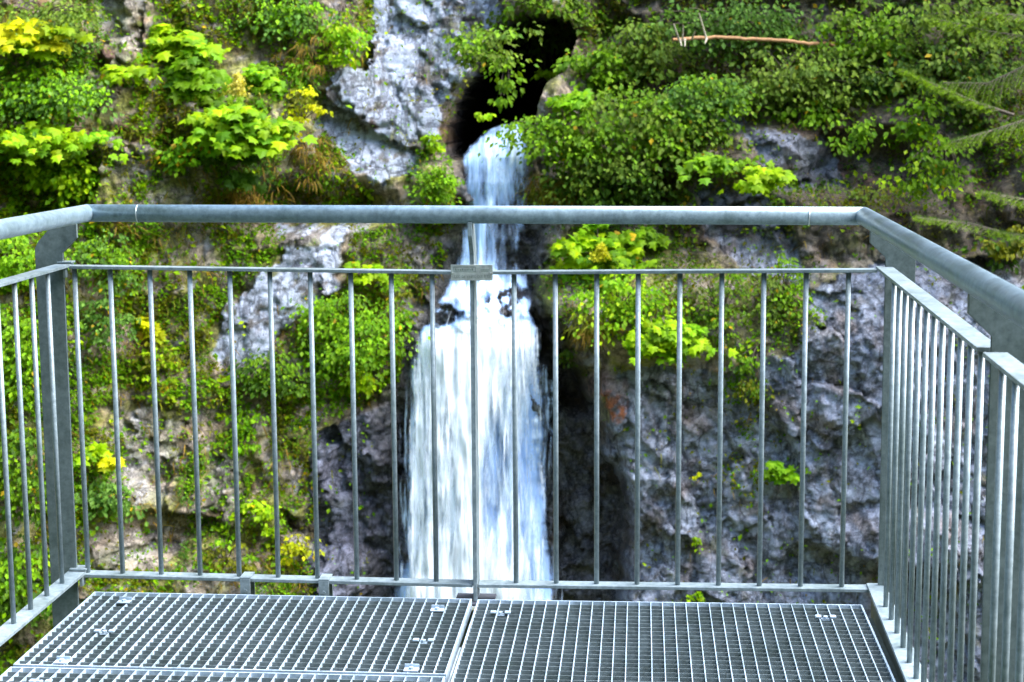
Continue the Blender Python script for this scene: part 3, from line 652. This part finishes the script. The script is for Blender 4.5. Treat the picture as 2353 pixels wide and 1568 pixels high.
# the fallen trunk with its stubs
def log():
    Yl = on_cliff(1700, 90)[1]-1.12
    q = [(1542, 92), (1600, 87), (1700, 89), (1800, 94), (1860, 99), (1910, 104), (1960, 110), (2010, 118)]
    p = np.array([at(a, b, Yl+(.10*i if i < 5 else .4+.35*(i-4))) for i, (a, b) in enumerate(q)])
    o = empty('fallen_trunk', tuple(p[0])); tag(o, 'dead orange-barked trunk lying level across the shrubs at the upper right', 'tree trunk')
    t = np.linspace(0, len(q)-1, 40); path = np.stack([np.interp(t, range(len(q)), p[:, k]) for k in range(3)], 1)
    path += np.random.default_rng(3).normal(size=path.shape)*.005
    link('trunk', tubes_mesh([path], [np.interp(t, [0, .5, 6], [.012, .016, .017])], 12), M_PINE, o)
    for a, b in (((1562, 97), (1548, 55)), ((1568, 96), (1570, 58)), ((1562, 90), (1566, 106)), ((1624, 92), (1606, 30)), ((1624, 88), (1620, 100)), ((1590, 90), (1597, 72)), ((1574, 90), (1574, 108))):
        A = at(a[0], a[1], Yl-.02); Bp = at(b[0], b[1], Yl-.10)
        link('branch_stub', tubes_mesh([np.linspace(A, Bp, 5)], [np.linspace(.010, .005, 5)], 6), M_STUB, o)
log()

# ------------------------------------------------------------------ ground cover nobody could count
def cover_density(u, v):
    d = np.zeros(u.shape)
    left = (u < np.interp(v, *WL)-25)
    d[left] = .62
    d += .35*ell(u, v, 150, 300, 260, 260)+.3*ell(u, v, 820, 760, 170, 160)+.25*ell(u, v, 620, 900, 220, 110)+.3*ell(u, v, 100, 900, 170, 420)+.2*ell(u, v, 300, 560, 260, 90)
    for p, k in [(x, .05) for x in LIGHT]+[(x, .15) for x in PALE]+[(x, .03) for x in BLUE]:
        d = np.where(inpoly(u, v, p), d*k, d)
    right = u > np.interp(v, *XE)+5
    d = np.where(right, .5*sst(600, 450, v)+.015, d)
    d += np.where(right, .7*ell(u, v, 1450, 640, 180, 130)+.6*ell(u, v, 1780, 650, 110, 160)+.35*ell(u, v, 1720, 880, 50, 130)+.25*ell(u, v, 1700, 1110, 90, 60), 0)
    for p in MID[1:]: d = np.where(inpoly(u, v, p), d*.12, d)
    d = np.where(inpoly(u, v, [(1900, 350), (2250, 330), (2353, 460), (2353, 620), (2050, 600), (1900, 480)]), d*.35, d)
    mid = ~left & ~right
    d[mid] = 0
    d = np.where((u > 860) & (v > 900) & (u < 1260), 0, d)
    d = np.where(inpoly(u, v, CAVE), 0, d)
    return np.clip(d, 0, 1)
def cover(name, N, kind, smin, smax, pals, thr, freq, label, cat, seed, hang=False, bias=1.0):
    rr = np.random.default_rng(seed)
    u = rr.uniform(-150, 2500, N); v = rr.uniform(-150, 1700, N)
    P = on_cliff(u, v); nn = fbm(P[:, 0]*freq, P[:, 2]*freq, 4, seed)
    keep = rr.random(N) < cover_density(u+30*nn, v+30*nn)*bias*sst(thr-.12, thr+.12, nn)
    P = P[keep]; u = u[keep]; v = v[keep]; n = len(P); e = .02
    gx = (cliff_h(P[:, 0]+e, P[:, 2])-cliff_h(P[:, 0]-e, P[:, 2]))/(2*e); gz = (cliff_h(P[:, 0], P[:, 2]+e)-cliff_h(P[:, 0], P[:, 2]-e))/(2*e)
    nr = nrm(np.stack([gx, -np.ones(n), gz], 1))
    P = P+nr*(rr.random((n, 1))*.05+.004)
    tip = nrm(nr*.7+rr.normal(size=(n, 3))*.6+([0, -.3, -.9] if hang else [0, -.2, -.1]))
    nor = nrm(nr*.5+np.array([.1, -.3, .8])+rr.normal(size=(n, 3))*.35)
    zone = fbm(P[:, 0]*1.1, P[:, 2]*1.1, 3, seed+1); cl = np.zeros((n, 3))
    k = np.clip(((zone+.45)/.9*len(pals)+rr.normal(size=n)*.3).astype(int), 0, len(pals)-1)
    for i, p in enumerate(pals): cl[k == i] = leaf_cols(rr, int((k == i).sum()), p, .012)
    ru = (u > 1240) & (v < 620); cl[ru] *= .6  # upper-right leaves darkened, the shade there put into their colour
    me = leaves_mesh(P, tip, nor, rr.uniform(smin, smax, n), cl, kind)
    o = link(name, me, M_LEAF); tag(o, label, cat, kind='stuff'); return o
cover('ground_cover', 420000, 'oval', .022, .05, ['green', 'olive', 'spring', 'olive', 'green', 'spring', 'blue'], -.08, 1.6, 'small leafy ground cover growing over the ledges of the rock wall', 'ground cover', 71)
cover('herbs', 70000, 'oval', .045, .075, ['spring', 'lime', 'green', 'lime', 'spring'], .12, 2.2, 'scattered brighter herb leaves among the ground cover', 'herbs', 72)
cover('dry_grass', 34000, 'blade', .07, .15, ['dry', 'olive', 'dry', 'olive'], .05, 1.7, 'dry straw and olive grass hanging from the ledges', 'grass', 73, True)
cover('moss', 90000, 'oval', .012, .026, ['olive', 'dry', 'olive', 'dark'], .0, 3.0, 'tiny olive and brown moss tufts on the rock', 'moss', 74)

# ------------------------------------------------------------------ steel helpers
def bm_obj(name, bm, mat, parent, smooth=False):
    me = bpy.data.meshes.new(name); bm.normal_update(); bm.to_mesh(me); bm.free()
    for p in me.polygons: p.use_smooth = smooth
    return link(name, me, mat, parent)
def add_prism(bm, base, ext, bevel=0.0):
    """closed prism: polygon 'base' pushed along the vector ext"""
    b = [bm.verts.new(p) for p in base]; t = [bm.verts.new(Vector(p)+Vector(ext)) for p in base]
    fs = [bm.faces.new(b[::-1]), bm.faces.new(t)]
    n = len(b)
    for i in range(n): fs.append(bm.faces.new([b[i], b[(i+1) % n], t[(i+1) % n], t[i]]))
    if bevel > 0:
        es = list({e for f in fs for e in f.edges})
        bmesh.ops.bevel(bm, geom=es, offset=bevel, segments=2, profile=.6, affect='EDGES')
def add_bar(bm, a, b, wv, tv, bevel=.0015):
    a, b, wv, tv = map(Vector, (a, b, wv, tv)); h = wv/2; k = tv/2
    add_prism(bm, [a-h-k, a+h-k, a+h+k, a-h+k], b-a, bevel)
def add_box(bm, x0, x1, y0, y1, z0, z1, bevel=0.0):
    add_prism(bm, [(x0, y0, z0), (x1, y0, z0), (x1, y1, z0), (x0, y1, z0)], (0, 0, z1-z0), bevel)
def add_tube(bm, a, b, r, seg=14, na=None, nb=None, cap=True):
    a, b = Vector(a), Vector(b); d = (b-a).normalized()
    x = d.cross(Vector((.12, .3, .95)) if abs(d.z) < .9 else Vector((1, 0, 0))).normalized(); y = d.cross(x)
    rings = []
    for c, n in ((a, na), (b, nb)):
        n = Vector(n) if n is not None else d; L = []
        for i in range(seg):
            o = x*math.cos(2*math.pi*i/seg)*r+y*math.sin(2*math.pi*i/seg)*r
            L.append(bm.verts.new(c+o-d*(o.dot(n)/d.dot(n))))
        rings.append(L)
    for i in range(seg):
        f = bm.faces.new([rings[0][i], rings[0][(i+1) % seg], rings[1][(i+1) % seg], rings[1][i]]); f.smooth = True
    if cap: bm.faces.new(rings[0][::-1]); bm.faces.new(rings[1])
def tube_obj(name, a, b, r, mat, parent, seg=14, na=None, nb=None):
    bm = bmesh.new(); add_tube(bm, a, b, r, seg, na, nb)
    me = bpy.data.meshes.new(name); bm.normal_update(); bm.to_mesh(me); bm.free()
    return link(name, me, mat, parent)

# heights along the front railing
HL, HC, HR = Vector((-1.123, -.055, 1.132)), Vector((.012, -.055, 1.125)), Vector((1.112, -.055, 1.119))
def zm(x): return float(np.interp(x, [-1.2, 0, 1.19], [.9655, .9495, .957]))     # underside-centre of the middle rail
def zb(x): return float(np.interp(x, [-1.2, 0, 1.19], [.030, .018, .022]))
RT = .0255
def xr(y): return 1.181+.018*y           # right railing line
XLN = -1.218                             # left railing line

def post_outline():      # (across, height) seen from the visitor, 0 = panel side, negative = outward
    return [(-.082, -.34), (0, -.34), (0, 1.010), (.048, 1.052), (.048, 1.105), (-.006, 1.105), (-.034, 1.080), (-.072, 1.040), (-.082, 1.020)]

# front railing
fr = empty('front_railing', (0, 0, 0)); tag(fr, 'front galvanised railing facing the waterfall, between the two corners', 'railing', 'galvanised railings of the viewing platform')
dL = (Vector((-1.150, -1.6, 1.132))-HL).normalized(); dR = (Vector((1.088, -1.6, 1.119))-HR).normalized(); dF = (HR-HL).normalized()
nL = (dF-dL).normalized(); nR = (dF+dR).normalized()
bm = bmesh.new(); add_tube(bm, HL, HR, RT, 32, na=nL, nb=nR)
bm_obj('handrail', bm, M_TUBE, fr, True)
for px in (318, 1858):
    p = at(px, 495, -.055); x = p[0]; z = HL.z+(HR.z-HL.z)*(x-HL.x)/(HR.x-HL.x)-.0008
    tube_obj('weld_seam', (x-.0014, -.055, z), (x+.0014, -.055, z), RT+.0011, M_SEAM, fr, 32)
for x0, x1 in ((-1.198, -.0085), (.0085, 1.158)):
    bm = bmesh.new(); add_bar(bm, (x0, 0, zm(x0)+.004), (x1, 0, zm(x1)+.004), (0, .045, 0), (0, 0, .009)); bm_obj('middle_rail', bm, M_GALV, fr)
    bm = bmesh.new(); add_bar(bm, (x0, 0, zb(x0)), (x1, 0, zb(x1)), (0, .050, 0), (0, 0, .010)); bm_obj('bottom_rail', bm, M_GALV, fr)
for k in range(-10, 10):
    if k == 0: continue
    x = k*.12+(.012 if k == -10 else 0)
    tube_obj('baluster', (x, 0, zb(x)+.003), (x, 0, zm(x)), .0075, M_GALV, fr, 16)
bm = bmesh.new()
pts = [(-.030, -.028), (.055, -.028), (.055, 1.02), (.040, 1.045), (.0, 1.095), (-.035, 1.105), (-.075, 1.105), (-.075, 1.065), (-.030, 1.010)]
add_prism(bm, [(-.006, a, b) for a, b in pts], (.012, 0, 0), .002); bm_obj('centre_post', bm, M_GALV, fr)
bm = bmesh.new(); add_box(bm, -.062, .056, -.055, .055, -.036, -.028, .0015); bm_obj('base_plate', bm, simple('dark plate', (.05, .055, .07), .5, .3), fr)
for px, py in ((568, 1320), (748, 1330)):       # saddle clamps over the bottom rail
    x = float(at(px, py, 0)[0]); z = zb(x); bm = bmesh.new()
    add_box(bm, x-.016, x+.016, -.031, .031, z+.0055, z+.0105, .001); add_box(bm, x-.0155, x+.0155, -.0315, -.0265, z-.045, z+.0050, .001); add_box(bm, x-.0155, x+.0155, .0265, .0315, z-.060, z+.0050, .001)
    add_tube(bm, (x, -.036, z-.030), (x, -.0318, z-.030), .006, 6)
    bm_obj('clamp', bm, M_GALV, fr)

# nameplate: two framed fields and a row of worn characters too small to read
npl = empty('nameplate', (0, -.034, .956)); tag(npl, 'small grey metal nameplate with worn writing fixed where the middle rail meets the centre post', 'sign')
bm = bmesh.new(); add_box(bm, -.0605, .0615, -.0385, -.0345, .9335, .9795, .0012); bm_obj('plate', bm, M_PLATE, npl)
rg = np.random.default_rng(12); bm = bmesh.new()
def mark(x0, x1, z0, z1): add_box(bm, x0, x1, -.0391, -.0387, z0, z1)
mark(-.052, .012, .9725, .9740); mark(-.052, .012, .9590, .9602); mark(-.052, -.0508, .9604, .9723); mark(.0108, .012, .9604, .9723)
x = -.048
while x < .006: 
    wd = rg.uniform(.002, .005); mark(x, x+wd, .963, .963+rg.uniform(.003, .006)); x += wd+.0018
mark(.026, .052, .9640, .9658); mark(.028, .050, .9600, .9610)
x = -.050
while x < .052:
    wd = rg.uniform(.0018, .004); h = rg.uniform(.0045, .0075); mark(x, x+.0009, .9425, .9425+h); mark(x+.0011, x+wd, .9425, .9433); mark(x+.0011, x+wd, .9425+h-.0009, .9425+h); x += wd+rg.choice([.0022, .0022, .006])
bm_obj('engraving', bm, M_ENGRAVE, npl)
for xx in (-.055, .056): tube_obj('rivet', (xx, -.0345, .9565), (xx, -.0410, .9565), .0022, M_SEAM, npl, 10)

# side railings
def side_rail(name, label, side):
    o = empty(name, (0, 0, 0)); tag(o, label, 'railing', 'galvanised railings of the viewing platform')
    fx = (lambda y: XLN) if side < 0 else xr
    zmid, zbot = (.9695, .032) if side < 0 else (.962, .0235)
    a = HL if side < 0 else HR; d = dL if side < 0 else dR; n = nL if side < 0 else nR
    bm = bmesh.new(); add_tube(bm, a, a+d*5.6, RT, 32, na=(n if side < 0 else n)); bm_obj('handrail', bm, M_TUBE, o, True)
    posts = [0.0, -1.60, -3.16, -4.72]
    for i, yp in enumerate(posts):
        bm = bmesh.new(); s = -side
        x0 = fx(yp)-s*.004
        if i: x0 = fx(yp)-s*.0
        add_prism(bm, [(x0+s*p, yp-.006, q+(.003 if side < 0 else -.012)*(q > .9)) for p, q in post_outline()], (0, .012, 0), .0022)
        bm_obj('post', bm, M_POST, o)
    for i in range(3):
        ya, yb = posts[i]-(.030 if i else -.018), posts[i+1]+.034
        for nm, z, wd, th in (('middle_rail', zmid, .046, .009), ('bottom_rail', zbot, .054, .010)):
            bm = bmesh.new()
            xa, xb = fx(ya), fx(yb); h = wd/2; q = side*h
            c = .022     # the outer corner at the panel end is rounded off
            base = [(xa-q, ya, z), (xb-q, yb, z)]+[(xb+q-side*c*(1-math.sin(t)), yb+c*(1-math.cos(t)) , z) for t in np.linspace(0, math.pi/2, 5)][::1]+[(xa+q, ya, z)]
            if side < 0: base = base[::-1]
            add_prism(bm, base, (0, 0, th), .0012); bm_obj(nm, bm, M_GALV, o)
        y = ya-(.16 if i == 0 else .075)-(.0 if side < 0 else .04*(i == 0)); st = .127 if side < 0 else .117
        if side > 0 and i == 0: y = -.21
        while y > yb+.02:
            tube_obj('baluster', (fx(y), y, zbot+.009), (fx(y), y, zmid+.001), .0070, M_GALV, o, 16); y -= st
        if side < 0:      # the tabs that bolt the panels to the post
            pass
    return o
lr = side_rail('side_railing', 'left galvanised side railing, its handrail catching white light', -1)
rr_ = side_rail('side_railing', 'right galvanised side railing with closely overlapping balusters', 1)
bm = bmesh.new(); add_box(bm, -1.236, -1.192, -.012, .024, .9805, .9855, .001); add_box(bm, -1.212, -1.203, -.032, -.012, .940, .9685, .001); bm_obj('corner_bracket', bm, M_GALV, lr)
bm = bmesh.new(); add_box(bm, -1.240, -1.188, -.020, .026, .0445, .0500, .001); add_box(bm, -1.204, -1.194, -.034, -.010, .000, .0300, .001); bm_obj('corner_bracket', bm, M_GALV, lr)

# ------------------------------------------------------------------ grating panels
def grating(x0, x1, y0, y1, label, clips, zl=0.0, zr=0.0):
    o = empty('grating_panel', ((x0+x1)/2, (y0+y1)/2, 0)); tag(o, label, 'grating', 'steel grating panels of the platform floor')
    def zt(x): return zl+(zr-zl)*(x-x0)/(x1-x0)
    bm = bmesh.new()
    add_bar(bm, (x0, y0+.0025, zt(x0)-.015), (x1, y0+.0025, zt(x1)-.015), (0, .005, 0), (0, 0, .032), 0)
    add_bar(bm, (x0, y1-.0025, zt(x0)-.015), (x1, y1-.0025, zt(x1)-.015), (0, .005, 0), (0, 0, .032), 0)
    add_bar(bm, (x0+.0025, y0+.0052, zt(x0)-.015), (x0+.0025, y1-.0052, zt(x0)-.015), (.005, 0, 0), (0, 0, .032), 0)
    add_bar(bm, (x1-.0025, y0+.0052, zt(x1)-.015), (x1-.0025, y1-.0052, zt(x1)-.015), (.005, 0, 0), (0, 0, .032), 0)
    bm_obj('frame', bm, M_MESH, o)
    bm = bmesh.new(); ny_ = max(2, round((y1-y0)/.0333)); 
    for i in range(1, ny_):
        y = y0+(y1-y0)*i/ny_; add_bar(bm, (x0+.0052, y, zt(x0)-.0155), (x1-.0052, y, zt(x1)-.0155), (0, .0018, 0), (0, 0, .029), 0)
    bm_obj('bearing_bars', bm, M_GRATE, o)
    bm = bmesh.new(); nx_ = round((x1-x0)/.0333)
    for i in range(1, nx_):
        x = x0+(x1-x0)*i/nx_; add_bar(bm, (x, y0+.0052, zt(x)-.0048), (x, y1-.0052, zt(x)-.0048), (.0024, 0, 0), (0, 0, .0105), 0)
    bm_obj('cross_bars', bm, M_MESH, o)
    for cx, cy, kind in clips:
        bm = bmesh.new(); z = zt(cx)+.0012
        if kind == 's':       # saddle clip: two humps and a bolt head between
            for s in (-1, 1):
                add_box(bm, cx+s*.0205-.0085, cx+s*.0205+.0085, cy-.009, cy+.009, z, z+.006, .0025)
            add_box(bm, cx-.0118, cx+.0118, cy-.008, cy+.008, z-.007, z-.0035, .0008); add_tube(bm, (cx, cy, z-.0035), (cx, cy, z+.004), .0068, 6)
        else:
            add_box(bm, cx-.019, cx+.019, cy-.013, cy+.013, z, z+.0035, .001); add_box(bm, cx-.019, cx+.019, cy+.0135, cy+.0165, z-.006, z+.012, .001); add_tube(bm, (cx, cy, z+.0035), (cx, cy, z+.009), .0065, 6)
        bm_obj('clip', bm, M_MESH, o)
    return o
grating(-1.140, -.004, -.735, -.088, 'rear left grating panel with five clips, next to the bottom rail clamps', [(-1.018, -.187, 'f'), (-.987, -.458, 's'), (-1.018, -.712, 'f'), (-.092, -.207, 'f'), (-.096, -.479, 's'), (-.097, -.712, 'f')], 0, -.003)
grating(-1.140, -.004, -1.62, -.752, 'near left grating panel, cut by the lower edge of the picture', [(-1.02, -.86, 's'), (-.10, -.86, 's')], 0, -.003)
grating(.014, 1.128, -1.62, -.092, 'right grating panel, larger than those on the left, beside the right railing', [(.092, -.221, 's'), (1.01, -.218, 's')], -.003, 0)
# steel under the floor
bm = bmesh.new(); add_box(bm, -.035, .045, -5.6, -.090, -.150, -.142, .001); add_box(bm, .001, .009, -5.6, -.062, -.141, -.060, .001); tag(bm_obj('support_beam', bm, M_OLIVE, None), 'dark centre beam seen in the gap between the grating panels', 'beam', 'steel beams under the platform')
bm = bmesh.new(); add_box(bm, -1.140, 1.128, -.084, -.054, -.044, -.037, .001); add_box(bm, -1.140, 1.128, -.062, -.054, -.160, -.0445, .001); tag(bm_obj('support_beam', bm, M_OLIVE, None), 'cross beam under the front edge of the grating', 'beam', 'steel beams under the platform')
bm = bmesh.new(); add_box(bm, -1.150, -1.092, -5.6, -.086, -.044, -.038, .001); tag(bm_obj('support_beam', bm, M_OLIVE, None), 'beam under the left edge of the grating', 'beam', 'steel beams under the platform')
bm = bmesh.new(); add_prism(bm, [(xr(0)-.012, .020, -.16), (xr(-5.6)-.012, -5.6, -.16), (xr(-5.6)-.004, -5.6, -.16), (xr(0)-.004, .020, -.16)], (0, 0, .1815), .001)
tag(bm_obj('kick_plate', bm, M_OLIVE, None), 'dark olive steel side plate along the right edge of the grating', 'side plate')
bm = bmesh.new(); add_box(bm, 1.100, 1.160, -5.6, -.086, -.048, -.040, .001); tag(bm_obj('support_beam', bm, M_OLIVE, None), 'beam under the right edge of the grating', 'beam', 'steel beams under the platform')
y = -.744; bm = bmesh.new(); add_box(bm, -1.09, -.042, y-.03, y+.03, -.044, -.037, .001)
tag(bm_obj('support_beam', bm, M_OLIVE, None), 'cross beam under the seam between the two left grating panels', 'beam', 'steel beams under the platform')
